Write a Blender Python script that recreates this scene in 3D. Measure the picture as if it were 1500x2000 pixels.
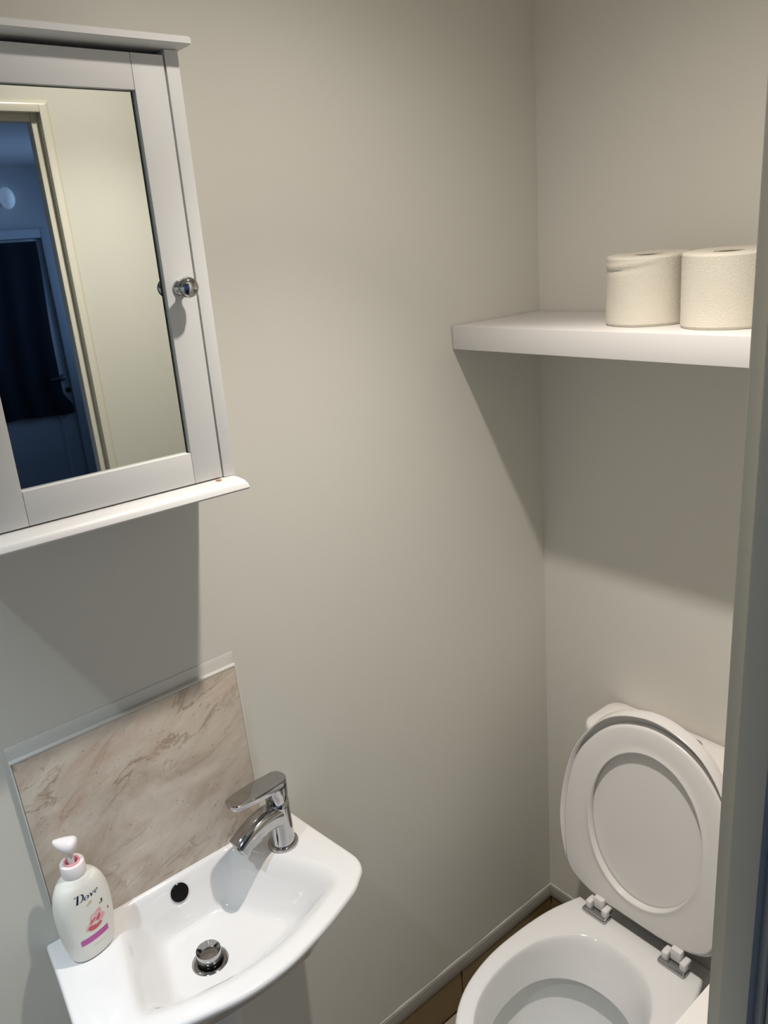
import bpy, bmesh, math, random
from mathutils import Vector, Matrix
random.seed(4)
S = bpy.context.scene
for o in list(bpy.data.objects): bpy.data.objects.remove(o)
COL = S.collection

# ------------------------------------------------------------------ camera
cd = bpy.data.cameras.new('camera'); cam = bpy.data.objects.new('camera', cd); COL.objects.link(cam)
FW = Vector((-0.7458334, 0.5851641, -0.3183011)); RT = Vector((0.6363969, 0.7671029, -0.0809453)); UP = Vector((-0.1968034, 0.2629376, 0.9445275))
m = Matrix.Identity(4)
for i in range(3):
    m[i][0] = RT[i]; m[i][1] = UP[i]; m[i][2] = -FW[i]
m.translation = Vector((1.0921490, -1.3015632, 1.7507943))
cam.matrix_world = m
cd.sensor_fit = 'VERTICAL'; cd.sensor_height = 24.0; cd.lens = 24.0 * 1564.012 / 2000.0
cd.clip_start = 0.02
S.camera = cam
# ------------------------------------------------------------------ colour management
S.view_settings.view_transform = 'Standard'; S.view_settings.look = 'None'
S.view_settings.gamma = 1.0; S.view_settings.use_curve_mapping = False
S.view_settings.exposure = 0.0
# ------------------------------------------------------------------ world
w = bpy.data.worlds.new('world'); S.world = w; w.use_nodes = True
w.node_tree.nodes['Background'].inputs[0].default_value = (0.10, 0.20, 0.42, 1)
w.node_tree.nodes['Background'].inputs[1].default_value = 0.6
# ------------------------------------------------------------------ lamps
LX, LY, LZ = 0.512, -0.648, 2.338
def spot(name, loc, power, size, blend, col, radius):
    l = bpy.data.lights.new(name, 'SPOT'); l.energy = power; l.spot_size = size; l.spot_blend = blend
    l.color = col; l.shadow_soft_size = radius
    o = bpy.data.objects.new(name, l); o.location = loc; COL.objects.link(o); return o
spot('downlight_beam', (LX, LY, LZ), 56, math.radians(85), 1.0, (1.0, 0.93, 0.86), 0.019)
spot('downlight_spill', (LX, LY, LZ), 17, math.radians(152), 1.0, (1.0, 0.92, 0.84), 0.019)
spot('second_downlight_lamp', (0.50, -1.63, LZ), 84.0, math.radians(80), 1.0, (0.74, 0.87, 1.0), 0.02)
hl = bpy.data.lights.new('hall_daylight', 'AREA'); hl.energy = 17; hl.shape = 'RECTANGLE'; hl.size = 1.1; hl.size_y = 1.2  # area light added on the unseen side of the hall for its blue
hl.spread = math.radians(84); hl.color = (0.36, 0.58, 1.0)
ho = bpy.data.objects.new('hall_daylight', hl); ho.location = (4.3, 1.62, 1.75); ho.rotation_euler = (math.radians(-90), 0, 0)
COL.objects.link(ho)

# ------------------------------------------------------------------ materials
def lin(c): return tuple(((v/255)/12.92 if v/255 <= .04045 else ((v/255+.055)/1.055)**2.4) for v in c)
MATS = {}
def mat(name, col, rough=.5, metal=0., bump=0., bscale=200., coat=0., vary=0., vscale=8., spec=.5, trans=0., ior=1.45, detail=3.):
    if name in MATS: return MATS[name]
    M = bpy.data.materials.new(name); M.use_nodes = True; nt = M.node_tree; b = nt.nodes['Principled BSDF']
    b.inputs['Base Color'].default_value = (*col, 1); b.inputs['Roughness'].default_value = rough
    b.inputs['Metallic'].default_value = metal; b.inputs['Coat Weight'].default_value = coat; b.inputs['Coat Roughness'].default_value = .03
    b.inputs['Specular IOR Level'].default_value = spec; b.inputs['Transmission Weight'].default_value = trans; b.inputs['IOR'].default_value = ior
    tc = nt.nodes.new('ShaderNodeTexCoord')
    if vary:
        n = nt.nodes.new('ShaderNodeTexNoise'); n.inputs['Scale'].default_value = vscale; n.inputs['Detail'].default_value = 4
        nt.links.new(tc.outputs['Object'], n.inputs['Vector'])
        mx = nt.nodes.new('ShaderNodeMix'); mx.data_type = 'RGBA'
        mx.inputs[6].default_value = (*[c*(1-vary) for c in col], 1); mx.inputs[7].default_value = (*[min(1, c*(1+vary)) for c in col], 1)
        nt.links.new(n.outputs['Fac'], mx.inputs[0]); nt.links.new(mx.outputs[2], b.inputs['Base Color'])
    if bump:
        n2 = nt.nodes.new('ShaderNodeTexNoise'); n2.inputs['Scale'].default_value = bscale; n2.inputs['Detail'].default_value = detail
        nt.links.new(tc.outputs['Object'], n2.inputs['Vector'])
        bp = nt.nodes.new('ShaderNodeBump'); bp.inputs['Strength'].default_value = bump; bp.inputs['Distance'].default_value = .001
        nt.links.new(n2.outputs['Fac'], bp.inputs['Height']); nt.links.new(bp.outputs['Normal'], b.inputs['Normal'])
    MATS[name] = M; return M
WALL = mat('wall_paint', (.66, .645, .588), .5, bump=.12, bscale=260, vary=.02, vscale=5)
WALLB = mat('back_wall_paint', (.72, .695, .64), .55, bump=.12, bscale=260, vary=.02, vscale=5)
CEIL = mat('ceiling_paint', (.84, .83, .80), .7)
GLOSSW = mat('gloss_woodwork', (.64, .61, .53), .28, bump=.1, bscale=60)
CABW = mat('cabinet_white', (.64, .64, .63), .42, bump=.08, bscale=120)
SHELFW = mat('shelf_white', (.68, .66, .645), .35)
CERAM = mat('ceramic', (.77, .76, .75), .07, coat=.6)
PANC = mat('pan_ceramic', (.82, .81, .80), .08, coat=.5)
PLAST = mat('seat_plastic', (.80, .775, .755), .22)
CISTC = mat('cistern_plastic', (.80, .77, .74), .3)
CHROME = mat('chrome', (.46, .46, .465), .07, metal=1., vary=.10, vscale=90)
SATIN = mat('satin_metal', (.45, .45, .46), .25, metal=1.)
BLACK = mat('black_void', (.002, .002, .002), .2, spec=.2)
MIRR = mat('mirror_silver', (.60, .625, .595), .012, metal=1.)
BROWN = mat('brown_tile', (.20, .135, .055), .28, vary=.22, vscale=9)
BEIGE = mat('beige_floor_tile', (.42, .36, .28), .3, vary=.12, vscale=6)
GROUT = mat('grout', (.30, .27, .22), .9)
SEAL = mat('sealant', (.62, .60, .56), .3, bump=.5, bscale=50)
TRIM = mat('trim_plastic', (.23, .215, .19), .35)
PAPER = mat('tissue_paper', (.68, .64, .55), .9, bump=.7, bscale=420, spec=.15)
CARD = mat('shaded_cardboard', (.05, .035, .02), .9)  # near black: the shade inside the roll core is put into the colour
BOTT = mat('bottle_plastic', (.80, .785, .72), .3)
PUMPW = mat('pump_plastic', (.84, .79, .78), .3)
PINK = mat('pink_plastic', (.78, .33, .36), .4)
INK = mat('navy_ink', (.012, .014, .06), .5)
MAG = mat('magenta_ink', (.52, .10, .36), .5)
ROSE = mat('rose_ink', (.62, .12, .14), .5, vary=.4, vscale=160)
BLUSH = mat('blush_ink', (.78, .46, .45), .5, vary=.2, vscale=200)
PALEP = mat('pale_petal_ink', (.80, .66, .62), .5)
LEAFI = mat('leaf_ink', (.07, .08, .05), .5)
GOLD = mat('gold_ink', (.62, .52, .28), .5)
GREYI = mat('grey_ink', (.50, .50, .46), .6)
def water():
    M = bpy.data.materials.new('toilet_water'); M.use_nodes = True; nt = M.node_tree; nt.nodes.clear(); L = nt.links.new
    o = nt.nodes.new('ShaderNodeOutputMaterial'); mx = nt.nodes.new('ShaderNodeMixShader'); t = nt.nodes.new('ShaderNodeBsdfTransparent')
    g = nt.nodes.new('ShaderNodeBsdfGlossy'); f = nt.nodes.new('ShaderNodeFresnel'); f.inputs[0].default_value = 1.33
    w_ = nt.nodes.new('ShaderNodeTexWave'); w_.inputs['Scale'].default_value = 9; w_.inputs['Distortion'].default_value = 4; b = nt.nodes.new('ShaderNodeBump')
    tc = nt.nodes.new('ShaderNodeTexCoord'); L(tc.outputs['Object'], w_.inputs[0]); L(w_.outputs[1], b.inputs['Height']); b.inputs['Strength'].default_value = .15; b.inputs['Distance'].default_value = .002
    L(b.outputs[0], g.inputs['Normal']); t.inputs[0].default_value = (.90, .97, .94, 1); g.inputs['Roughness'].default_value = .02
    L(f.outputs[0], mx.inputs[0]); L(t.outputs[0], mx.inputs[1]); L(g.outputs[0], mx.inputs[2]); L(mx.outputs[0], o.inputs[0]); return M
WATER = water()
HALLW = mat('hall_paint', (.62, .63, .66), .6, vary=.12, vscale=3)
HALLD = mat('hall_door_paint', (.50, .54, .60), .4)
CLOTH = mat('dark_cloth', (.022, .036, .056), .95, bump=.5, bscale=30)
HFLOOR = mat('hall_carpet', (.14, .13, .13), .95)
RUST = mat('rust_stain', (.45, .22, .10), .8)
def emis(name, col, s):
    M = bpy.data.materials.new(name); M.use_nodes = True; b = M.node_tree.nodes['Principled BSDF']
    b.inputs['Emission Color'].default_value = (*col, 1); b.inputs['Emission Strength'].default_value = s
    b.inputs['Base Color'].default_value = (.8, .8, .8, 1); return M
LENS = emis('lamp_lens', (1, .9, .78), 60); LENS2 = emis('second_lamp_lens', (.95, .97, 1), 8)
HGLOW = emis('light_smear_glow', (.42, .62, 1), .33); PANE = emis('added_blue_glow', (.25, .5, 1), .8)  # glows for a reflected light smear and for an added, unseen light panel

def marble():
    M = bpy.data.materials.new('marble_splashback'); M.use_nodes = True; nt = M.node_tree; b = nt.nodes['Principled BSDF']; L = nt.links.new
    tc = nt.nodes.new('ShaderNodeTexCoord'); mp = nt.nodes.new('ShaderNodeMapping'); L(tc.outputs['Object'], mp.inputs[0])
    mp.inputs['Rotation'].default_value = (math.radians(-28), 0, 0)   # veins run up to the right
    mp2 = nt.nodes.new('ShaderNodeMapping'); L(mp.outputs[0], mp2.inputs[0]); mp2.inputs['Scale'].default_value = (1, .42, 1)
    def noise(s, d, r, src, dist=0):
        n = nt.nodes.new('ShaderNodeTexNoise'); n.inputs['Scale'].default_value = s; n.inputs['Detail'].default_value = d
        n.inputs['Roughness'].default_value = r; n.inputs['Distortion'].default_value = dist; L(src, n.inputs['Vector']); return n.outputs['Fac']
    def ramp(f, st):
        r = nt.nodes.new('ShaderNodeValToRGB'); L(f, r.inputs[0]); e = r.color_ramp.elements
        while len(e) < len(st): e.new(.5)
        for k, (p, c) in enumerate(st): e[k].position = p; e[k].color = (*c, 1) if not isinstance(c, (int, float)) else (c, c, c, 1)
        return r.outputs[0]
    def mix(f, a, c, mode='MIX'):
        n = nt.nodes.new('ShaderNodeMix'); n.data_type = 'RGBA'; n.blend_type = mode
        if isinstance(f, float): n.inputs[0].default_value = f
        else: L(f, n.inputs[0])
        for s, v in ((6, a), (7, c)):
            if isinstance(v, tuple): n.inputs[s].default_value = (*v, 1)
            else: L(v, n.inputs[s])
        return n.outputs[2]
    base = ramp(noise(14, 8, .65, mp2.outputs[0], .6), [(.28, (.39, .31, .24)), (.48, (.55, .475, .395)), (.70, (.66, .595, .51))])
    vein = ramp(noise(17, 9, .62, mp2.outputs[0], .7), [(.465, 0.), (.497, 1.), (.525, 0.)])
    gate = ramp(noise(9, 3, .5, mp2.outputs[0]), [(.48, 0.), (.64, .8)])
    g = mix(1.0, vein, gate, 'MULTIPLY')
    c1 = mix(g, base, (.25, .18, .125))
    rust = ramp(noise(11, 6, .7, mp2.outputs[0], .5), [(.54, 0.), (.70, .5)])
    c2 = mix(rust, c1, (.42, .24, .16))
    sp = ramp(noise(150, 3, .5, mp.outputs[0]), [(.66, 0.), (.74, .5)])
    c3 = mix(sp, c2, (.17, .14, .11))
    L(c3, b.inputs['Base Color']); b.inputs['Roughness'].default_value = .16; b.inputs['Coat Weight'].default_value = .4
    b.inputs['Coat Roughness'].default_value = .06
    return M
MARBLE = marble()

# ------------------------------------------------------------------ helpers
def link(name, bm, m, parent=None, smooth=False, loc=None, rot=None):
    bmesh.ops.recalc_face_normals(bm, faces=bm.faces)
    me = bpy.data.meshes.new(name); bm.to_mesh(me); bm.free(); me.materials.append(m)
    if smooth:
        for p in me.polygons: p.use_smooth = True
        if smooth != 'all': me.set_sharp_from_angle(angle=math.radians(smooth if smooth is not True else 40))
    o = bpy.data.objects.new(name, me); COL.objects.link(o)
    if loc: o.location = loc
    if rot: o.rotation_euler = rot
    if parent: o.parent = parent
    return o
def thing(name, label, cat, loc=(0, 0, 0), rot=(0, 0, 0), group=None):
    o = bpy.data.objects.new(name, None); COL.objects.link(o); o.empty_display_size = .05
    o.location = loc; o.rotation_euler = rot; o['label'] = label; o['category'] = cat
    if group: o['group'] = group
    return o
def tag(o, label, cat, group=None):
    o['label'] = label; o['category'] = cat
    if group: o['group'] = group
    return o
def struct(o, label=None):
    o['kind'] = 'structure'
    if label: o['label'] = label
    return o
def box(bm, a, b, bev=0., seg=2):
    vs = [bm.verts.new((x, y, z)) for x in (a[0], b[0]) for y in (a[1], b[1]) for z in (a[2], b[2])]
    F = [(0, 1, 3, 2), (4, 6, 7, 5), (0, 4, 5, 1), (2, 3, 7, 6), (0, 2, 6, 4), (1, 5, 7, 3)]
    fs = [bm.faces.new([vs[i] for i in f]) for f in F]
    bmesh.ops.recalc_face_normals(bm, faces=fs)
    if bev:
        es = list({e for f in fs for e in f.edges})
        bmesh.ops.bevel(bm, geom=es, offset=bev, segments=seg, affect='EDGES', profile=.6, clamp_overlap=True)
def boxo(name, a, b, m, parent=None, bev=0., seg=2):
    bm = bmesh.new(); box(bm, a, b, bev, seg); return link(name, bm, m, parent, smooth=35 if bev else False)
def loft(bm, rings, cap0=True, cap1=True, closed=True):
    R = [[bm.verts.new(p) for p in r] for r in rings]
    n = len(R[0])
    for a, b in zip(R, R[1:]):
        for i in range(n if closed else n-1):
            j = (i+1) % n; bm.faces.new((a[i], a[j], b[j], b[i]))
    if cap0: bm.faces.new(R[0][::-1])
    if cap1: bm.faces.new(R[-1])
    return R
def circ(r, z, n=32, cx=0, cy=0, ry=None):
    ry = r if ry is None else ry
    return [(cx+r*math.cos(2*math.pi*i/n), cy+ry*math.sin(2*math.pi*i/n), z) for i in range(n)]
def lathe(bm, prof, n=32, cx=0, cy=0, caps=(True, True)):
    loft(bm, [circ(max(r, 1e-5), z, n, cx, cy) for r, z in prof], *caps)
def prism_y(bm, prof, y0, y1):      # profile points (x, z) swept along y
    loft(bm, [[(x, y0, z) for x, z in prof], [(x, y1, z) for x, z in prof]])
def catmull(pts, n, closed=True):
    out = []; N = len(pts)
    segs = N if closed else N-1
    for i in range(segs):
        if closed: p = [pts[(i+k-1) % N] for k in range(4)]
        else: p = [pts[max(0, min(N-1, i+k-1))] for k in range(4)]
        for j in range(n):
            t = j/n
            out.append(tuple(.5*((2*p[1][d])+(-p[0][d]+p[2][d])*t+(2*p[0][d]-5*p[1][d]+4*p[2][d]-p[3][d])*t*t+(-p[0][d]+3*p[1][d]-3*p[2][d]+p[3][d])*t**3) for d in range(len(pts[0]))))
    if not closed: out.append(tuple(pts[-1]))
    return out
def resample(pts, n):
    P = [Vector(p) for p in pts]; P.append(P[0]); L = [0]
    for a, b in zip(P, P[1:]): L.append(L[-1]+(b-a).length)
    out = []; k = 0
    for i in range(n):
        s = L[-1]*i/n
        while L[k+1] < s: k += 1
        t = (s-L[k])/max(1e-12, L[k+1]-L[k]); out.append(tuple(P[k].lerp(P[k+1], t)))
    return out
def offset(pts, d):                 # inset (d>0) of a counter-clockwise 2-D loop
    n = len(pts); out = []
    for i in range(n):
        a = Vector(pts[i-1]); b = Vector(pts[(i+1) % n]); t = (b-a).normalized()
        out.append((pts[i][0]-t.y*d, pts[i][1]+t.x*d))
    return out
def sstep(t): t = max(0., min(1., t)); return t*t*(3-2*t)
def qstep(t): t = max(0., min(1., t)); return t*t*t*(t*(6*t-15)+10)

# ================================================================== STRUCTURE
XW = .8185; XH = .856; YN = -1.95; HC = 2.352; JY = -.7285; JY2 = -1.50; HEAD = 2.030
struct(boxo('wall_left', (-.12, YN-.1, -.02), (0, .1, HC), WALL), 'cream painted left wall behind the basin and cabinet')
struct(boxo('wall_back', (0, 0, -.02), (XW+.06, .1, HC), WALLB), 'cream painted back wall behind the toilet')
wr = struct(boxo('wall_right', (XW, JY+.0125, -.02), (XH-.012, 0, HC), WALL), 'cream wall right of the toilet, seen in the mirror')
struct(boxo('wall_right_end', (XW, YN-.1, -.02), (XH-.012, JY2-.0125, HC), WALL))
struct(boxo('wall_over_door', (XW, JY2-.0125, HEAD+.0125), (XH-.012, JY+.0125, HC), WALL))
struct(boxo('wall_near', (0, YN-.1, -.02), (XW, YN, HC), WALL))
struct(boxo('ceiling', (-.12, YN-.1, HC), (XH-.012, .1, HC+.08), CEIL))
# floor with separate tiles
fl = struct(boxo('floor', (-.12, YN-.1, -.05), (XW+.06, .1, -.006), GROUT), 'tiled floor in beige beside the toilet')
tb = bmesh.new(); box(tb, (0, 0, 0), (.327, .327, .0075), .0012, 1)
tme = None
for i in range(3):
    for j in range(7):
        x0 = .012+i*.33; y0 = -.012-(j+1)*.33
        if x0 > XW: continue
        if tme is None: o = link('floor_tile', tb, BEIGE, fl, 35); tme = o.data
        else: o = bpy.data.objects.new('floor_tile', tme); COL.objects.link(o); o.parent = fl
        sx = min(1, (XW-.002-x0)/.327); o.scale = (sx, 1 if y0 > YN else max(.1, (y0+.327-YN)/.327), 1)
        o.location = (x0, max(y0, YN), -.0075)
# brown tile skirting with pale trim
for nm, ax in (('baseboard_left', 0), ('baseboard_back', 1)):
    if ax == 0: b = boxo(nm, (0, YN, 0), (.004, 0, .114), GROUT)
    else: b = boxo(nm, (.004, -.004, 0), (XW, 0, .114), GROUT)
    struct(b, 'brown tiled skirting under the %s wall' % ('left' if ax == 0 else 'back'))
    n = 6 if ax == 0 else 3
    for k in range(n):
        if ax == 0:
            a, c = (.004, max(YN, -.0085-(k+1)*.33+.003), .0015), (.0105, -.0105-k*.33, .112)
        else:
            a, c = (.012+k*.33, -.0105, .0015), (min(XW, .012+(k+1)*.33-.003), -.004, .112)
        boxo('skirting_tile', a, c, BROWN, b, .0012, 1)
    # trim strip of plastic with an uneven bead of sealant along its top
    tbm = bmesh.new()
    prof = [(0, .113), (.0135, .113), (.0145, .118), (.012, .127), (.007, .134), (.0, .137)]
    if ax == 0: loft(tbm, [[(x, 0, z) for x, z in prof], [(x, YN, z) for x, z in prof]])
    else: loft(tbm, [[(0, -x, z) for x, z in prof], [(XW, -x, z) for x, z in prof]])
    link('skirting_trim', tbm, TRIM, b, 30)
    sb = bmesh.new(); rings = []
    N = 90
    for i in range(N+1):
        s = i/N*(-YN if ax == 0 else XW); r = .0016+.0014*random.random()+.0006*math.sin(s*40)
        q = []
        for k in range(7):
            a_ = math.pi/2*k/6; dx = r*math.cos(a_)+.001; dz = r*1.6*math.sin(a_)
            q.append((dx, -s, .135+dz) if ax == 0 else (s, -dx, .135+dz))
        q.append((-.0, -s, .133) if ax == 0 else (s, 0, .133))
        rings.append(q)
    loft(sb, rings); link('sealant_bead', sb, SEAL, b, 60)
# door lining, stop and architrave (door_1: the doorway the picture is taken through)
d1 = struct(thing('door_1', 'cream gloss doorway frame at the right edge', 'door')); del d1['category']
for nm, a, c in (('lining', (.805, JY, 0), (XH, JY+.0125, HEAD+.0125)), ('door_stop', (.8225, JY-.0135, 0), (.849, JY, HEAD)),
           ('lining', (.805, JY2-.0125, 0), (XH, JY2, HEAD+.0125)), ('door_stop', (.8225, JY2, 0), (.849, JY2+.0135, HEAD)),
           ('lining', (.805, JY2, HEAD), (XH, JY, HEAD+.0125)), ('door_stop', (.8225, JY2+.0135, HEAD-.0135), (.849, JY-.0135, HEAD))):
    boxo(nm, a, c, GLOSSW, d1, .0016, 2)
for side in (0, 1, 2):          # small quadrant bead where the lining meets the wall
    q = [(XW-.0005, .0)]+[(XW-.009*math.sin(t*math.pi/12), .009*math.cos(t*math.pi/12)) for t in range(7)]
    bm = bmesh.new(); H2 = HEAD+.0125
    if side == 0: rg = [[(x, JY+.0125+d, z if z == 0 else H2+d) for x, d in q] for z in (0, 1)]
    elif side == 1: rg = [[(x, JY2-.0125-d, z if z == 0 else H2+d) for x, d in q] for z in (0, 1)]
    else: rg = [[(x, (JY+.0125+d) if e else (JY2-.0125-d), H2+d) for x, d in q] for e in (0, 1)]
    loft(bm, rg); link('quadrant_bead', bm, GLOSSW, d1, 30)
for nm, a, c in (('architrave', (XH, JY+.006, 0), (XH+.014, JY+.066, HEAD+.066)), ('architrave', (XH, JY2-.066, 0), (XH+.014, JY2-.006, HEAD+.066)), ('architrave', (XH, JY2-.006, HEAD+.006), (XH+.014, JY+.006, HEAD+.066))):
    boxo(nm, a, c, GLOSSW, d1, .003, 2)
# ---------------- hall seen in the mirror
HX = 5.3; HY0 = -2.6; HY1 = 1.7; HH = 2.44
struct(boxo('wall_hall_far', (HX, HY0, 0), (HX+.1, HY1, HH), HALLW), 'bluish dim hall wall above the far door in the mirror')
struct(boxo('wall_hall_side', (XH-.01, HY1, 0), (HX+.1, HY1+.1, HH), HALLW))
struct(boxo('wall_hall_near', (XH-.01, HY0-.1, 0), (HX+.1, HY0, HH), HALLW))
struct(boxo('wall_hall_return', (XH-.012, .1, -.02), (XH+.0, HY1, HH), HALLW))
struct(boxo('wall_hall_front', (XH-.012, HY0, -.02), (XH, JY2-.0125, HH), HALLW))
struct(boxo('wall_hall_middle', (XH-.012, JY+.0125, -.02), (XH, .1, HH), HALLW))
struct(boxo('wall_hall_lintel', (XH-.012, JY2-.0125, HEAD+.0125), (XH, JY+.0125, HH), HALLW))
struct(boxo('ceiling_hall', (XH-.012, HY0-.1, HH), (HX+.1, HY1+.1, HH+.08), HALLW))
struct(boxo('floor_hall', (XH-.11, HY0-.1, -.05), (HX+.1, HY1+.1, -.001), HFLOOR))
d2 = struct(thing('door_2', 'blue-grey panelled hall door reflected in the cabinet mirror', 'door', (HX, 0, 0))); del d2['category']
Y1 = .645; Y0 = -.12; ZT = 1.975
bm = bmesh.new(); box(bm, (-.035, Y0, .005), (-.001, Y1-.003, ZT-.003), .002)
leaf = link('door_leaf', bm, HALLD, d2, 35)
for (ya, yb, za, zb) in ((Y0+.10, Y1-.10, .22, .85), (Y0+.10, Y1-.10, 1.0, 1.86)):
    bm = bmesh.new()
    o1 = [(-.036, ya, za), (-.036, yb, za), (-.036, yb, zb), (-.036, ya, zb)]
    def ins(d, x): return [(x, ya+d, za+d), (x, yb-d, za+d), (x, yb-d, zb-d), (x, ya+d, zb-d)]
    loft(bm, [ins(0, -.034), ins(0, -.044), ins(.012, -.047), ins(.024, -.038), ins(.024, -.034)], False, False)
    link('panel_moulding', bm, HALLD, leaf, 25)
for a, c in (((-.06, Y1, 0), (0, Y1+.078, ZT+.06)), ((-.06, Y0-.078, 0), (0, Y0, ZT+.06)), ((-.06, Y0, ZT), (0, Y1, ZT+.06))):
    boxo('door_frame', a, c, HALLD, d2, .006)
hb = bmesh.new(); lathe(hb, [(.024, 0), (.025, .004), (.023, .009), (.009, .011), (.0085, .05), (.0, .052)], 20)
hr = link('handle_rose', hb, SATIN, leaf, 40, (-.036, .60, 1.0), (0, -math.pi/2, 0))
boxo('lever_handle', (-.092, .495, .99), (-.076, .61, 1.01), SATIN, leaf, .006)
hb = bmesh.new(); lathe(hb, [(.018, 0), (.018, .006), (.014, .009), (0, .009)], 20)
link('keyhole_plate', hb, BLACK, leaf, 40, (-.036, .62, .905), (0, -math.pi/2, 0))
# cloth hung over the hall door
bm = bmesh.new(); nu, nv = 30, 40; G = []
for j in range(nv+1):
    row = []; v = j/nv
    for i in range(nu+1):
        u = i/nu
        yr = .602-.03*sstep(v*1.6)+(.055*sstep((v-.86)/.1)); yl = -.02+.02*v
        y = yl+(yr-yl)*u; z = 1.955-1.21*v+.012*math.sin(u*5)*v
        x = -.062-.012*math.sin(u*21+2*v)*(.3+.7*v)-.008*v
        row.append(bm.verts.new((HX+x, y, z)))
    G.append(row)
for j in range(nv):
    for i in range(nu): bm.faces.new((G[j][i], G[j][i+1], G[j+1][i+1], G[j+1][i]))
bmesh.ops.solidify(bm, geom=bm.faces[:], thickness=.006)
tag(link('door_curtain', bm, CLOTH, None, 60), 'dark navy cloth hanging over the hall door, seen in the mirror', 'curtain')
# glowing blob standing in for a reflected light smear in the hall
wl = thing('light_smear_blob', 'glowing blob standing in for a reflected light smear above the hall door, seen in the mirror', 'light smear', (HX, .475, 2.24))
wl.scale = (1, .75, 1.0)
bm = bmesh.new(); lathe(bm, [(.05, 0), (.05, .012), (.03, .02), (0, .02)], 24); link('smear_base', bm, HALLD, wl, 40, None, (0, -math.pi/2, 0))
bm = bmesh.new(); lathe(bm, [(.03, .018), (.062, .03), (.07, .05), (.055, .085), (.02, .1), (0, .101)], 24); link('smear_glow', bm, HGLOW, wl, 60, None, (0, -math.pi/2, 0))
# blue light source added outside the frame, shaped as a window
w1 = struct(thing('hall_light_panel', 'unseen glowing panel shaped as a hall window, added as a blue light source', 'window', (4.3, HY1, 1.75), (0, 0, math.pi))); del w1['category']
boxo('glow_pane', (-.55, .005, -.6), (.55, .012, .6), PANE, w1)
for a, c in (((-.62, 0, -.67), (-.55, .05, .67)), ((.55, 0, -.67), (.62, .05, .67)), ((-.55, 0, -.67), (.55, .05, -.6)), ((-.55, 0, .6), (.55, .05, .67)), ((-.02, .01, -.6), (.02, .04, .6))):
    boxo('glow_frame', a, c, HALLD, w1, .004)

# ceiling downlights (above the frame)
for (x, y, lab, LM) in ((LX, LY, 'recessed ceiling downlight above the toilet end of the room', LENS), (.50, -1.63, 'recessed ceiling downlight at the near end of the room', LENS2)):
    t = thing('ceiling_downlight', lab, 'light', (x, y, HC))
    bm = bmesh.new(); loft(bm, [circ(.028, .0, 32), circ(.03, -.004, 32), circ(.042, -.003, 32), circ(.043, 0, 32)], False, False); link('bezel', bm, CHROME, t, 40)
    bm = bmesh.new(); lathe(bm, [(.0, -.0005), (.024, -.0008), (.024, 0)], 24); link('lens', bm, LM, t)

# ================================================================== MIRROR CABINET
cy0 = -1.135; cyR = -.8055; cz0 = 1.465; cz1 = 1.984; cf = .128
piv = Vector((0, -.81, 1.72))
cab = thing('mirror_cabinet', 'white wall cabinet with a mirrored door above the basin', 'cabinet', piv, (math.radians(-.55), 0, 0))
def cb(nm, a, c, m=CABW, par=cab, bev=.0012):
    a = Vector(a)-piv; c = Vector(c)-piv; return boxo(nm, a, c, m, par, bev)
dR = -.8165; dL = -1.119; dB = 1.4665; dT = 1.9775
cb('side_panel', (.001, dR+.0025, cz0), (cf, cyR+.009, cz1)); cb('side_panel', (.001, cy0, cz0), (cf, dL-.0025, cz1))
cb('back_panel', (.001, dL, cz0), (.006, dR, cz1)); cb('bottom_panel', (.006, dL, cz0-.0), (.105, dR, cz0+.012)); cb('top_panel', (.006, dL, cz1-.0), (.105, dR, cz1+.004))
dr = thing('door', '', 'x', (0, 0, 0)); del dr['label'], dr['category']; dr.parent = cab
mR = -.857; mL = -1.072; mB = 1.5085; mT = 1.939
cb('stile', (.110, mR+.0003, dB), (cf, dR, dT), par=dr, bev=.0008); cb('stile', (.110, dL, dB), (cf, mL-.0003, dT), par=dr, bev=.0008)
cb('rail', (.110, mL+.0001, dB), (cf, mR-.0001, mB), par=dr, bev=.0008); cb('rail', (.110, mL+.0001, mT), (cf, mR-.0001, dT), par=dr, bev=.0008)
cb('mirror_glass', (.116, mL, mB), (.1205, mR-.0028, mT-.0010), MIRR, dr, 0)
cb('rebate', (.110, mL+.0002, mB+.0002), (.1155, mR-.0002, mT-.0002), BLACK, dr, 0)
kb = bmesh.new(); lathe(kb, [(.0095, 0), (.0100, .002), (.008, .004), (.0045, .007), (.0045, .012), (.0075, .0145), (.0115, .0185), (.0128, .0225), (.0118, .027), (.008, .0300), (.0, .0308)], 32)
link('knob', kb, CHROME, dr, 60, Vector((cf, -.8375, 1.7175))-piv, (0, math.pi/2, 0))
# mouldings
def mould(nm, prof, y0, y1, endr):
    # prof: (x, z) outline; the end toward +y is returned round with the same profile
    bm = bmesh.new(); xs = max(p[0] for p in prof); rings = []
    rings.append([(x-piv.x, y0-piv.y, z-piv.z) for x, z in prof])
    rings.append([(x-piv.x, y1+(x-cf)*endr-piv.y if x > cf else y1-piv.y, z-piv.z) for x, z in prof])
    # side return follows the profile down the side of the cabinet
    rings.append([(min(x, cf)*0+.001, y1+max(0, x-cf)*endr-piv.y, z-piv.z) for x, z in prof])
    loft(bm, rings); link(nm, bm, CABW, cab, 30)
mould('bottom_moulding', [(.0, 1.4645), (.131, 1.4645), (.138, 1.4638), (.1455, 1.4605), (.1505, 1.4555), (.1525, 1.4500), (.1510, 1.4475), (.0, 1.4475)], cy0-.02, cyR+.001, .6)
mould('cornice', [(.0, 1.9965), (.1465, 1.9950), (.1500, 1.9930), (.1500, 1.9868), (.146, 1.9848), (.131, 1.9842), (.0, 1.9842)], cy0-.02, cyR+.004, .55)
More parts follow.
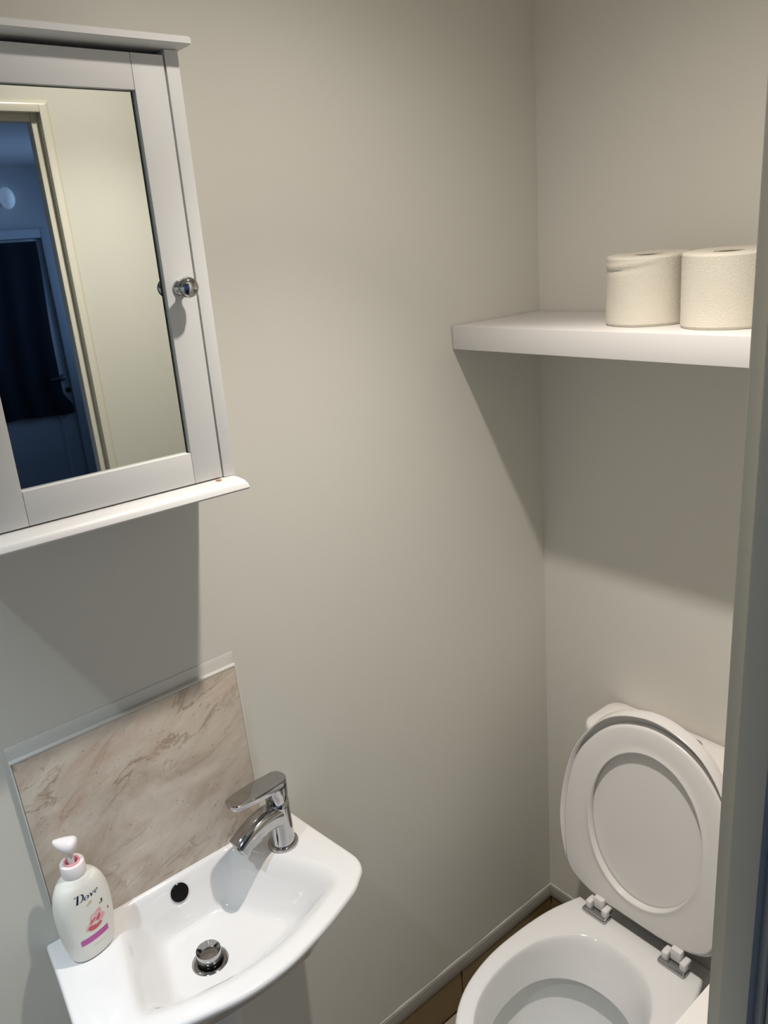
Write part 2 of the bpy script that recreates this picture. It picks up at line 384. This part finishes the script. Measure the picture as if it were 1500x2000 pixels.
rb = bmesh.new(); lathe(rb, [(.0, .0003), (.0040, .0003), (.0044, 0)], 12)
link('rust_mark', rb, RUST, cab, False, Vector((.1335, -.8255, 1.4648))-piv)

# ================================================================== MARBLE SPLASHBACK
tw = .352; th = .335
sp = thing('splashback', 'beige marble tile splashback on the wall behind the basin', 'tile', (0, -.7893, 1.1145), (math.radians(.9), 0, 0))
sp['label'] = 'beige marble tile splashback on the wall behind the basin'
boxo('tile', (.0005, -tw, -th), (.009, 0, 0), MARBLE, sp, .0012, 2)
for a, c in (((0, -tw-.0028, .0), (.0095, .001, .0040)), ((0, -tw-.0028, -th), (.0075, -tw-.0002, .003)), ((0, .0002, -th), (.0085, .0035, .004))):
    boxo('sealant_edge', a, c, SEAL, sp, .002, 2)
boxo('filler_strip', (.0003, -tw-.003, .0038), (.0010, .004, .024), mat('filler', (.69, .68, .635), .3, bump=.3, bscale=30), sp, .001, 2)

# ================================================================== BASIN
RZ = .7965; BC = -.944
def xf(y):
    d = abs(y-BC); T = [(0, .289), (.04, .287), (.08, .278), (.12, .267), (.16, .253), (.19, .241), (.21, .230), (.222, .2185), (.2295, .203), (.233, .185)]
    for (a, va), (b, vb) in zip(T, T[1:]):
        if d <= b: return va+(vb-va)*(d-a)/(b-a)
    return .185
right = [(.0005, .2155), (.06, .2205), (.12, .2265), (.17, .2318), (.190, .2325), (.206, .2285), (.2185, .2205), (.229, .207), (.241, .190), (.253, .16), (.267, .12), (.278, .08), (.2865, .04)]
outl = [(x, BC+d) for x, d in right]+[(.289, BC)]+[(x, BC-d) for x, d in reversed(right)]
loop = catmull(outl, 6, closed=False)
# counter-clockwise?  back edge closes it along the wall
loop = loop+[(.0005, BC-.2155+.431*k/24) for k in range(1, 24)]
def area(p): return sum(p[i-1][0]*p[i][1]-p[i][0]*p[i-1][1] for i in range(len(p)))/2
if area(loop) < 0: loop = loop[::-1]
loop = resample(loop, 220)
def halfplane(p, a, b):             # distance to line a->b, positive to the left
    t = (Vector(b)-Vector(a)).normalized(); d = Vector(p)-Vector(a); return t.x*d.y-t.y*d.x
def bowl_t(x, y):
    ds = [(x-.013)/.034,
          halfplane((x, y), (.17, -.756), (.02, -.842))/.060,
          halfplane((x, y), (.02, -1.058), (.20, -1.108))/.062,
          (xf(y)-.030-x)/.085,
          (-.752-y)/.07]
    ds[1] = ds[1]
    k = 7.0
    return -math.log(sum(math.exp(-k*d) for d in ds))/k
def bowl_z(x, y):
    t = bowl_t(x, y)
    s = qstep((t+.12)/1.22)
    z = RZ-.080*s
    r = math.hypot((x-.122)*1.0, (y+.961)*.55)
    z -= .008*math.exp(-(r/.05)**2)*s
    # deck falls very slightly to the bowl
    return z
bm = bmesh.new()
cen = (.125, -.955)
rings = []
inner = [(p[0]+(cen[0]-p[0])*.035, p[1]+(cen[1]-p[1])*.035) for p in loop]
NR = 74
for k in range(NR+1):
    f = 1-(k/NR)
    rings.append([(cen[0]+(p[0]-cen[0])*f, cen[1]+(p[1]-cen[1])*f, 0) for p in inner])
rings = [[(x, y, bowl_z(x, y)) for x, y, z in r] for r in rings[:-1]]
prof = [(.0040, -.0002), (.0024, -.0012), (.0009, -.0030), (.0, -.006), (.0006, -.010), (.007, -.020), (.018, -.033), (.034, -.052), (.050, -.074), (.062, -.096), (.068, -.116)]
outer = []
for d, dz in prof:
    L = offset(loop, d); q = []
    if d >= .005:
        L = []
        for p_ in loop:
            v_ = Vector((cen[0]-p_[0], cen[1]-p_[1])); v_ *= min(.8, d*1.25/v_.length); L.append((p_[0]+v_.x, p_[1]+v_.y))
    for p0_, p1_ in zip(loop, L):       # the underside tucks in at the front and sides and stays deep against the wall
        g = 1. if d < .005 else sstep(p0_[0]/.09)
        q.append((max(.0005, p0_[0]+(p1_[0]-p0_[0])*g), p0_[1]+(p1_[1]-p0_[1])*max(g, .25), RZ+dz))
    outer.append(q)
loft(bm, outer[::-1]+rings)
bas = thing('basin', 'small white ceramic cloakroom basin fixed to the left wall', 'sink')
bo = link('bowl', bm, CERAM, bas, 'all')
# overflow hole
n_ = Vector((.94, 0, .34)).normalized()
bm = bmesh.new(); lathe(bm, [(.0112, -.004), (.0116, .0008), (.0108, .0016), (.0085, .0014), (.0, .0008)], 32)
q = n_.to_track_quat('Z', 'Y').to_euler()
link('overflow_hole', bm, BLACK, bas, 40, (.0262, -.9555, .7745), q); bas.children[-1].scale = (1.3, 1.3, 1)
# waste: flange, black fill standing in for the dark gap, sprung cap
wz = bowl_z(.122, -.961)
wt = thing('waste', '', 'x', (.122, -.961, wz)); del wt['label'], wt['category']; wt.parent = bas; wt.scale = (1.14, 1.14, 1.05)
bm = bmesh.new(); loft(bm, [circ(.0165, -.004, 40), circ(.0168, .0022, 40), circ(.019, .0035, 40), circ(.0245, .0022, 40), circ(.0258, .0002, 40), circ(.0256, -.003, 40)], False, False); link('flange', bm, CHROME, wt, 50)
bm = bmesh.new(); lathe(bm, [(.0, -.001), (.0165, -.001), (.0160, .0095), (0, .0095)], 40); link('plug_gap_fill', bm, BLACK, wt, 40)
bm = bmesh.new(); lathe(bm, [(.0165, .0095), (.0172, .0108), (.0168, .0228), (.012, .0146), (.0, .0152)], 40, caps=(True, False)); link('plug_cap', bm, CHROME, wt, 50)
# trap and tail pipe below
bm = bmesh.new(); lathe(bm, [(.018, .61), (.018, .70)], 24, .122, -.961); link('waste_pipe', bm, mat('white_pvc', (.7, .7, .68), .4), bas, 40)
bm = bmesh.new(); lathe(bm, [(.0, .52), (.026, .525), (.031, .54), (.031, .60), (.024, .612), (0, .613)], 24, .122, -.961); link('bottle_trap', bm, MATS['white_pvc'], bas, 40)
bm = bmesh.new(); loft(bm, [[(x, -.961+.016*math.cos(a*math.pi/8), .585+.016*math.sin(a*math.pi/8)) for a in range(16)] for x in (.001, .1)]); link('outlet_pipe', bm, MATS['white_pvc'], bas, 40)

# ================================================================== TAP
TB = Vector((.074, -.7815, RZ)); sd = Vector((.16, -.99, 0)).normalized()
tap = thing('basin_tap', 'chrome single-lever mixer tap on the basin corner', 'tap', TB, (0, 0, math.atan2(sd.y, sd.x)))
# local frame: +X along the spout
bm = bmesh.new(); lathe(bm, [(.0258, .0), (.0262, .002), (.0255, .0048), (.0225, .0062), (.0215, .0062)], 48, caps=(True, True)); link('base_ring', bm, CHROME, tap, 50)
bm = bmesh.new(); N = 40; R = []
for z, r, sk, sx in ((.004, .0212, 0, 0), (.02, .0204, 0, 0), (.05, .0195, 0, .000), (.078, .0190, .0, .0), (.088, .0188, -.20, .0), (.090, .0175, -.20, .0)):
    R.append([(sx+r*math.cos(a), r*math.sin(a), z+sk*r*math.cos(a)) for a in (2*math.pi*i/N for i in range(N))])
loft(bm, R); link('body', bm, CHROME, tap, 50)
# spout
path = catmull([(.004, .064), (.028, .0675), (.052, .0650), (.074, .0585), (.0895, .0510)], 5, closed=False)
bm = bmesh.new(); R = []
for i, (s, z) in enumerate(path):
    a = Vector(path[max(0, i-1)]); b = Vector(path[min(len(path)-1, i+1)]); t = (b-a).normalized(); nn = Vector((-t.y, t.x))
    f = i/(len(path)-1); hw = .0188-.0008*f; hh = .0200-.0055*f
    ring = []
    for k in range(28):
        an = 2*math.pi*k/28; ca, sa = math.cos(an), math.sin(an); e = .62
        w_ = hw*math.copysign(abs(ca)**e, ca); h_ = hh*math.copysign(abs(sa)**e, sa)
        ring.append((s+nn.x*h_, w_, z+nn.y*h_))
    R.append(ring)
loft(bm, R); link('spout', bm, CHROME, tap, 45)
bm = bmesh.new(); lathe(bm, [(.0092, -.0062), (.0098, -.005), (.0098, .006)], 24); link('aerator', bm, SATIN, tap, 40, (.0790, 0, .0455), (0, math.radians(22), 0))
# lever: block over the body top and a flat paddle reaching over the spout
bm = bmesh.new(); R = []
for z, r, sk in ((.0895, .0180, -.20), (.0915, .0192, -.20), (.108, .0196, -.12), (.118, .0198, .02)):
    R.append([(r*math.cos(a), r*math.sin(a), z+sk*r*math.cos(a)) for a in (2*math.pi*i/N for i in range(N))])
loft(bm, R); link('cap', bm, CHROME, tap, 50)
plan = [(-.0195, 0), (-.017, -.0105), (-.008, -.0182), (.008, -.0200), (.030, -.0212), (.055, -.0205), (.076, -.0182), (.0885, -.0150), (.0935, -.0080), (.0945, 0)]
plan = plan+[(x, -y) for x, y in reversed(plan[1:-1])]
pl = resample(catmull(plan, 6), 72)
def lz(s): return .131+.085*max(0, s)+.0*s
bm = bmesh.new(); R = []
for d, dz in ((.004, -.0135), (.0012, -.0125), (.0, -.0095), (.0, -.002), (.0015, .0), (.006, .0006), (.011, .0008)):
    L = offset(pl, d) if area(pl) > 0 else offset(pl[::-1], d)
    thick = lambda x: 1-.22*sstep(x/.08)
    R.append([(x, y, lz(x)+(dz if dz > 0 else dz*thick(x))) for x, y in L])
loft(bm, R); link('lever', bm, CHROME, tap, 35)

# ================================================================== SOAP BOTTLE
ang = math.radians(13)
sb = thing('soap_bottle', 'white pump soap bottle with pink flower label on basin', 'bottle', (.0560, -1.1065, RZ+.0003), (0, 0, ang))
# local: +X is the label side, +Y to the right of the label
BP = [(0, .028, .018), (.0015, .031, .0205), (.006, .0335, .0225), (.02, .0365, .0238), (.045, .0400, .0250), (.07, .0415, .0255), (.09, .0410, .0252), (.108, .0378, .0242), (.121, .0325, .0225), (.130, .0255, .0200), (.1355, .0195, .0178), (.138, .0165, .0162), (.1415, .0160, .0160)]
def bprof(z):
    for (z0, a0, b0), (z1, a1, b1) in zip(BP, BP[1:]):
        if z <= z1:
            t = (z-z0)/(z1-z0); return a0+(a1-a0)*t, b0+(b1-b0)*t
    return .016, .016
BPs = catmull(BP, 4, closed=False)
def sup(a, b, k, n, e): 
    an = 2*math.pi*k/n; c, s = math.cos(an), math.sin(an)
    return b*math.copysign(abs(c)**e, c), a*math.copysign(abs(s)**e, s)
bm = bmesh.new()
loft(bm, [[(*sup(a, b, k, 56, .86 if z < .13 else 1.), z) for k in range(56)] for z, a, b in BPs]); link('bottle_body', bm, BOTT, sb, 60)
bm = bmesh.new(); loft(bm, [circ(.0170, .1375, 36), circ(.0174, .139, 36), circ(.0170, .1555, 36), circ(.0162, .1568, 36), circ(.0115, .1568, 36), circ(.0108, .150, 36)], True, True); link('collar', bm, PUMPW, sb, 40)
bm = bmesh.new(); loft(bm, [circ(.0114, .1560, 32), circ(.0112, .1585, 32), circ(.0092, .1588, 32), circ(.0078, .1572, 32), circ(.0075, .152, 32)], False, False); link('lock_ring', bm, PINK, sb, 50)
bm = bmesh.new(); lathe(bm, [(.0046, .151), (.0044, .180)], 20); link('pump_stem', bm, PUMPW, sb, 40)
# pump head: swollen teardrop pointing to -Y
bm = bmesh.new(); R = []
HP = [(-.0195, .0008, .1935, .0010), (-.0180, .0040, .1920, .0035), (-.013, .0080, .1895, .0068), (-.006, .0110, .1870, .0098), (.0, .0125, .1855, .0115), (.006, .0125, .1858, .0112), (.0105, .0102, .1875, .0085), (.0132, .0055, .1890, .0042), (.0140, .0006, .1895, .0006)]
HPs = catmull(HP, 4, closed=False)
for y, wx, zc, hz in HPs: R.append([(wx*math.cos(2*math.pi*k/24), y, zc+hz*math.sin(2*math.pi*k/24)) for k in range(24)])
loft(bm, R); link('pump_head', bm, PUMPW, sb, 'all', None, (0, 0, math.radians(-48)))
# printed label: flat marks lying on the curved side
def surf(u, z, h=.00025):
    a, b = bprof(z); u = max(-a*.985, min(a*.985, u)); s = (abs(u)/a)**(1/.86); c = math.sqrt(max(0, 1-s*s)); return (b*c**.86+h, u, z)
def decal(name, polys, m, h=.00025):
    bm = bmesh.new()
    for P in polys:
        vs = [bm.verts.new((0, p[0], p[1])) for p in P]
        try: bm.faces.new(vs)
        except Exception: pass
    bmesh.ops.triangulate(bm, faces=bm.faces[:])
    bmesh.ops.subdivide_edges(bm, edges=[e for e in bm.edges if e.calc_length() > .003], cuts=2, use_grid_fill=True)
    for v in bm.verts: v.co = Vector(surf(v.co.y, v.co.z, h))
    o = link(name, bm, m, sb); return o
def nib(pts, w=.0016, a=35, closed=False):
    P = catmull(pts, 5, closed=closed); dx, dy = w*math.cos(math.radians(a))/2, -w*math.sin(math.radians(a))/2; t = .00022
    out = []
    nn = len(P)
    for i in range(nn if closed else nn-1):
        p, q = P[i], P[(i+1) % nn]; d = Vector((q[0]-p[0], q[1]-p[1]))
        if d.length < 1e-9: continue
        nx, ny = -d.y/d.length*t, d.x/d.length*t
        if (d.x*(-dy)+d.y*dx) < 0: nx, ny = -nx, -ny
        out.append([(p[0]-dx-nx, p[1]-dy-ny), (q[0]-dx-nx, q[1]-dy-ny), (q[0]+dx+nx, q[1]+dy+ny), (p[0]+dx+nx, p[1]+dy+ny)])
    return out
def slant(polys, x0, z0, k=.22): return [[(x0+p[0]+k*p[1], z0+p[1]) for p in P] for P in polys]
e = 1.15
D = nib([(.0022, .0002), (.0026, .006), (.0030, .0112)], .0029, 0)+nib([(-.0008, .0098), (.0004, .0112), (.004, .0116), (.0078, .0103), (.0094, .0070), (.0086, .0032), (.0056, .0007), (.0022, .0002), (.0006, .0006)], .0025, 0)
O = nib([(0, .0024), (.0012, .0045), (.0034, .0050), (.0050, .0034), (.0044, .0010), (.0024, .0001), (.0006, .0008)], .0023, 0, True)
V = nib([(-.0004, .0050), (.0008, .0042), (.0018, .0002)], .0024, 0)+nib([(.0018, .0002), (.0036, .0026), (.0044, .0052)], .0014, 0)
E_ = nib([(.0008, .0024), (.0030, .0028), (.0040, .0042), (.0026, .0052), (.0008, .0040), (.0004, .0018), (.0018, .0002), (.0042, .0010)], .0021, 0)
Z0 = .104
txt = slant(D, -.0180, Z0)+slant(O, -.0068, Z0, .2)+slant(V, .0008, Z0, .2)+slant(E_, .0070, Z0, .2)
txt = [[(-.0200+(p[0]+.018)*1.2, Z0+(p[1]-Z0)*1.12) for p in P] for P in txt]
decal('brand_lettering', txt, INK)
band = [[(x, z) for x, z in ((-.0245+.043*i/12, .0325), (-.0245+.043*(i+1)/12, .0325), (-.0245+.043*(i+1)/12, .0425), (-.0245+.043*i/12, .0425))] for i in range(12)]
decal('magenta_band', band, MAG)
def ell(cx, cz, a, b, r=0, n=14):
    c, s = math.cos(r), math.sin(r); return [(cx+a*math.cos(2*math.pi*k/n)*c-b*math.sin(2*math.pi*k/n)*s, cz+a*math.cos(2*math.pi*k/n)*s+b*math.sin(2*math.pi*k/n)*c) for k in range(n)]
fc = (.000, .0605)
decal('pale_petals', [ell(fc[0]-.008, fc[1]-.002, .008, .004, .5), ell(fc[0]+.006, fc[1]+.010, .010, .006, .9), ell(fc[0]+.011, fc[1]+.002, .007, .005, .2), ell(fc[0]+.001, fc[1]+.009, .007, .007, 0)], BLUSH, .0003)
decal('rose_petals', [ell(fc[0]-.005, fc[1]-.006, .007, .0045, -.3), ell(fc[0]+.003, fc[1]-.0075, .008, .0032, .25), ell(fc[0]+.006, fc[1]+.004, .007, .0028, .9), ell(fc[0]-.003, fc[1]+.005, .006, .002, .5)], ROSE, .00035)
decal('petal_highlights', [ell(fc[0], fc[1]-.0005, .005, .0018, .3), ell(fc[0]-.001, fc[1]+.010, .004, .0015, .7)], PALEP, .0004)
decal('leaf_marks', [ell(.0175, .086, .0016, .0038, -.1), ell(.0138, .0842, .0009, .0016, .2)], LEAFI, .0003)
decal('bud_mark', [ell(.0255, .066, .0012, .0034, .2)], ROSE, .0003)
decal('gold_emblem', [ell(-.001, .0960, .0045, .0014, .3), ell(.001, .0980, .0022, .0010, -.5), ell(-.004, .0950, .0025, .0008, .1)], GOLD, .0003)
decal('small_print', [[(-.012+.0046*k+.0004, .0818-.0022*j), (-.012+.0046*(k+1), .0818-.0022*j), (-.012+.0046*(k+1), .0824-.0022*j), (-.012+.0046*k+.0004, .0824-.0022*j)] for k in range(5-j) for j in range(2)]+
      [[(-.010+.004*k+.0004, .0228), (-.010+.004*(k+1), .0228), (-.010+.004*(k+1), .0233), (-.010+.004*k+.0004, .0233)] for k in range(5)], GREYI, .0003)

# ================================================================== SHELF AND ROLLS
SZ = 1.594
boxs = bmesh.new(); box(boxs, (.0022, -.2505, SZ-.042), (XW-.001, -.0038, SZ), .0012, 2)
tag(link('wall_shelf', boxs, SHELFW, None, 35), 'thick white floating shelf spanning the back wall', 'shelf')
def roll(name, label, c, r, h, crease, seed):
    random.seed(seed); t = thing(name, label, 'toilet paper', (c[0], c[1], SZ+.0003), (0, 0, seed*.7), 'toilet rolls on the shelf')
    bm = bmesh.new(); N = 96; R = []
    zs = [0, .0015, .004]+[h*k/28 for k in range(1, 28)]+[h-.003, h-.0008, h]
    ph = [random.random()*6 for _ in range(4)]
    for z in zs:
        ring = []
        for i in range(N):
            a = 2*math.pi*i/N; rr = r+.0006*math.sin(2*a+ph[0])+.0004*math.sin(5*a+ph[1]+z*30)
            if z < .003: rr -= (.003-z)*.8
            if z > h-.002: rr -= (z-h+.002)*.8
            if crease:
                # pinched fold below the top edge on the side that faces the room
                da = ((a+seed*.7-math.radians(-102)+math.pi) % (2*math.pi))-math.pi
                u = da/1.05; zf = h-.014+.006*u*u+.004*u
                g = math.exp(-((z-zf)/.0030)**2)*max(0, 1-abs(u))**.5
                rr += .0026*g-.0022*math.exp(-((z-zf+.006)/.004)**2)*max(0, 1-abs(u))
            ring.append((rr*math.cos(a), rr*math.sin(a), z))
        R.append(ring)
    ca, sa = math.cos(-seed*.7), math.sin(-seed*.7); cx_, cy_ = .54*ca+.84*sa, .54*sa-.84*ca
    tilt = lambda q: (q[0], q[1], q[2]-.042*(q[0]*cx_+q[1]*cy_)*(max(0, q[2])/h)**3)
    R2 = [circ(r*f, h+.0004*math.sin(f*30), N) for f in (.97, .85, .7, .55, .42)]+[circ(.0215, h-.001, N), circ(.0205, h-.006, N), circ(.0205, h*.5, N), circ(.0205, .001, N)]
    loft(bm, [[tilt(q) for q in r_] for r_ in R+R2], False, False); link('paper', bm, PAPER, t, 60)
    bm = bmesh.new(); loft(bm, [[tilt(q) for q in r_] for r_ in (circ(.0203, .001, 40), circ(.0203, h-.0025, 40), circ(.0190, h-.0025, 40), circ(.0190, .001, 40))], False, False); link('core', bm, CARD, t, 40)
roll('toilet_roll', 'cream toilet roll with a creased top edge, left on shelf', (.338, -.140), .0630, .106, True, 1)
roll('toilet_roll', 'cream toilet roll half hidden by the doorway, right on shelf', (.4745, -.146), .0645, .106, False, 3)

# ================================================================== TOILET
TC = .385
toi = thing('toilet', 'white close-coupled toilet with its seat and lid raised', 'toilet', (TC, 0, 0))
RIM = .40
rp = [(-.194, .142), (-.25, .159), (-.295, .168), (-.36, .174), (-.43, .1745), (-.49, .166), (-.54, .150), (-.585, .123), (-.62, .088), (-.645, .045), (-.652, 0)]
half = [(w_, y) for y, w_ in rp]
curve = catmull(half, 6, closed=False)
rim = curve+[(-x, y) for x, y in reversed(curve[:-1])]
rim = rim+[(-.142+.284*k/20, -.194) for k in range(1, 20)]
if area(rim) < 0: rim = rim[::-1]
rim = resample(rim, 160)
# opening and lower lip loops matched by angle about a common centre
oc = Vector((0, -.425))
def oval(hw, yb, yf, n=160, e=.92):
    out = []
    for p in rim:
        a = math.atan2(p[1]-oc.y, p[0]); c, s = math.cos(a), math.sin(a)
        yr = (yb-oc.y) if s > 0 else (oc.y-yf)
        rr = 1/((abs(c)/hw)**(2/e)+(abs(s)/yr)**(2/e))**(e/2)
        out.append((rr*c, oc.y+rr*s))
    return out
def at(L, z): return [(x, y, z) for x, y in L]
def lerp(A, B, t): return [(a[0]+(b[0]-a[0])*t, a[1]+(b[1]-a[1])*t) for a, b in zip(A, B)]
op = oval(.138, -.248, -.612)       # where the rim starts to roll in
lip = oval(.123, -.302, -.588)
wat = oval(.095, -.325, -.54)
under = oval(.146, -.274, -.612)
R = []
body = [( .0, -.012), (.0, -.035), (.006, -.06), (.022, -.10), (.045, -.16), (.07, -.24), (.085, -.32), (.09, -.3995)]
for d, dz in reversed(body):
    f = d/.09; L = offset(rim, d*.8)
    L = [(x, y+(.0 if True else 0)) for x, y in L]; R.append(at(L, RIM+dz))
R += [at(offset(rim, .0008), RIM-.005), at(offset(rim, .0035), RIM-.0012), at(offset(rim, .0075), RIM)]
base_in = offset(rim, .0075)
for t in (.35, .7): R.append(at(lerp(base_in, op, t), RIM))
R += [at(op, RIM-.0003), at(lerp(op, lip, .08), RIM-.002), at(lerp(op, lip, .2), RIM-.008), at(lerp(op, lip, .35), RIM-.020), at(lerp(op, lip, .55), RIM-.038), at(lerp(op, lip, .75), RIM-.056), at(lerp(op, lip, .92), RIM-.071), at(lip, RIM-.079), at(lerp(lip, under, .3), RIM-.084), at(lerp(lip, under, .9), RIM-.086), at(under, RIM-.092)]
for t, z in ((.1, -.115), (.3, -.15), (.6, -.19), (.9, -.225), (1.1, -.25), (1.4, -.275)): R.append(at(lerp(under, wat, t), RIM+z))
ctr = lerp(under, [(0, oc.y)]*160, .75); R.append(at(ctr, RIM-.29))
bm = bmesh.new(); loft(bm, R); link('bowl', bm, PANC, toi, 60)
bm = bmesh.new(); wl_ = lerp(under, wat, .82); rr = [at(lerp(wl_, [(0, oc.y)]*160, t), RIM-.212) for t in (0, .3, .6, .9)]; loft(bm, rr, False, True); link('water', bm, WATER, toi)
# rear plinth joining pan to wall, lower than the rim
boxo('rear_plinth', (-.13, -.235, 0), (.13, -.012, .335), PANC, toi, .02, 4)
# cistern
def rrect(hx, y0, y1, r, z, n=8):
    out = []
    for cx_, cy_, a0 in ((hx-r, y1-r, 0), (-hx+r, y1-r, 90), (-hx+r, y0+r, 180), (hx-r, y0+r, 270)):
        for k in range(n+1):
            a = math.radians(a0+90*k/n); out.append((cx_+r*math.cos(a), cy_+r*math.sin(a), z))
    return out
bm = bmesh.new(); loft(bm, [rrect(.165, -.115, -.004, .022, .337), rrect(.180, -.122, -.003, .028, .36), rrect(.185, -.120, -.003, .030, .60), rrect(.188, -.121, -.003, .031, .740)]); cis = link('cistern', bm, CISTC, toi, 50)
bm = bmesh.new(); loft(bm, [rrect(.189, -.122, -.0022, .032, .742), rrect(.194, -.127, -.002, .034, .744), rrect(.1945, -.1275, -.002, .034, .762), rrect(.193, -.126, -.0035, .033, .770), rrect(.187, -.120, -.009, .028, .7745), rrect(.166, -.102, -.026, .03, .7755)]); link('cistern_lid', bm, CISTC, toi, 60)
bm = bmesh.new(); lathe(bm, [(.022, .7745), (.022, .778), (.0195, .7790), (.018, .7775), (.0175, .7815), (.006, .783), (0, .783)], 32, .012, -.048); link('flush_button', bm, CHROME, toi, 50)
# raised lid and seat: local frame u = x, v = up the plane, n = out toward the room
kk = .16; al = math.atan(kk); LC = .372-TC
Y0s = -.205
def P3(u, v, n):
    # plane point for n = .022 is the measured front plane
    n_ = n-.020
    y = Y0s+v*math.sin(al)-n_*math.cos(al); z = .42+v*math.cos(al)+0*n_-(-n_)*0-n_*math.sin(al)*-1*-1
    return (LC+u, y, z)
hl_ = [(.0, .0), (.0, .06), (.004, .098), (.012, .128), (.026, .156), (.050, .1725), (.085, .181), (.127, .187), (.17, .1905), (.212, .190), (.255, .1855), (.291, .1785), (.325, .1665), (.357, .149), (.389, .126), (.415, .098), (.433, .064), (.4435, .026), (.446, 0)]
cv = catmull([(w_, v) for v, w_ in hl_[1:]], 5, closed=False)
lid = cv+[(-x, y) for x, y in reversed(cv[:-1])]
lid = lid+[(-.06+.12*k/8, 0) for k in range(1, 8)]
if area(lid) < 0: lid = lid[::-1]
lid = resample(lid, 168)
sc = Vector((0, .207))
def toward(L, c, t): return [(x+(c[0]-x)*t, y+(c[1]-y)*t) for x, y in L]
def lv(L, n): return [P3(x, y, n) for x, y in L]
def lipv(L, n): return [P3(x, y, .004+(n-.004)*(.12+.98*sstep((y-.01)/.15))) for x, y in L]
bm = bmesh.new()
flr = offset(lid, .014)
loft(bm, [lv(toward(lid, sc, .985), -.012), lv(toward(lid, sc, .25), -.011), lv(offset(lid, .012), -.009), lv(offset(lid, .003), -.004), lv(lid, .004), lipv(lid, .0190), lipv(offset(lid, .0010), .0205), lipv(offset(lid, .0024), .0205), lipv(offset(lid, .0034), .019), lv(offset(lid, .006), .004), lv(offset(lid, .010), .0005), lv(flr, .0), lv(toward(flr, sc, .3), 0), lv(toward(flr, sc, .7), 0), lv(toward(flr, sc, .985), 0)])
link('lid', bm, PLAST, toi, 45)
# seat ring
def seat_out():
    out = []
    for x, y in offset(lid, .0062):
        if y > .22: y = y-.020*sstep((y-.22)/.2)
        out.append((x, max(y, .004)))
    return out
so = seat_out()
hole = []
for x, y in so:
    a = math.atan2(y-sc.y, x); c, s = math.cos(a), math.sin(a); hw, hv = .1235, (.160 if s > 0 else .160)
    e_ = .98; rr = 1/((abs(c)/hw)**(2/e_)+(abs(s)/hv)**(2/e_))**(e_/2); hole.append((rr*c, sc.y+rr*s))
bm = bmesh.new()
HO = lambda d: [(x*(1+d/.125), sc.y+(y-sc.y)*(1+d/.16)) for x, y in hole]
rg = [lv(so, .003), lv(so, .0105), lv(offset(so, .002), .0138), lv(offset(so, .006), .0150), lv(lerp(offset(so, .006), HO(.006), .5), .0150), lv(HO(.014), .0150), lv(HO(.0065), .0153), lv(HO(.0030), .0166), lv(HO(.0014), .0168), lv(HO(.0), .0160), lv(HO(-.0004), .0140), lv(HO(.001), .003)]
RR = [[bm.verts.new(p) for p in r] for r in rg]
for a, b in zip(RR, RR[1:]+RR[:1]):
    for i in range(168): j = (i+1) % 168; bm.faces.new((a[i], a[j], b[j], b[i]))
link('seat', bm, PLAST, toi, 60)
# hinges
for u in (-.086, .090):
    hg = thing('hinge', '', 'x', (u, -.212, RIM)); del hg['label'], hg['category']; hg.parent = toi
    bm = bmesh.new(); box(bm, (-.0285, -.0125, .0002), (.0285, .0125, .0085), .004, 3); link('hinge_plate', bm, CHROME, hg, 50)
    for dx in (-.019, .019):
        bm = bmesh.new(); box(bm, (dx-.0065, -.004, .004), (dx+.0065, .020, .024), .004, 3); link('hinge_lug', bm, PLAST, hg, 50)
    bm = bmesh.new(); loft(bm, [[(x, .011+.0052*math.cos(a*math.pi/8), .0165+.0052*math.sin(a*math.pi/8)) for a in range(16)] for x in (-.027, .027)]); link('hinge_pin', bm, CHROME, hg, 50)
    bm = bmesh.new(); box(bm, (-.011, .004, .010), (.011, .018, .036), .003, 2); link('hinge_arm', bm, PLAST, hg, 50)

# ================================================================== WHITE BOXING beside the toilet
bx = thing('pipe_boxing', 'glossy white boxed-in ledge between toilet and doorway', 'boxing')
boxo('side_panel', (.628, -.700, .0), (.640, -.013, .584), SHELFW, bx, .0008)
boxo('end_panel', (.640, -.700, .0), (XW-.001, -.688, .584), SHELFW, bx, .0008)
boxo('top_board', (.622, -.708, .585), (XW-.001, -.0015, .603), mat('gloss_board', (.88, .86, .83), .25), bx, .002, 3)
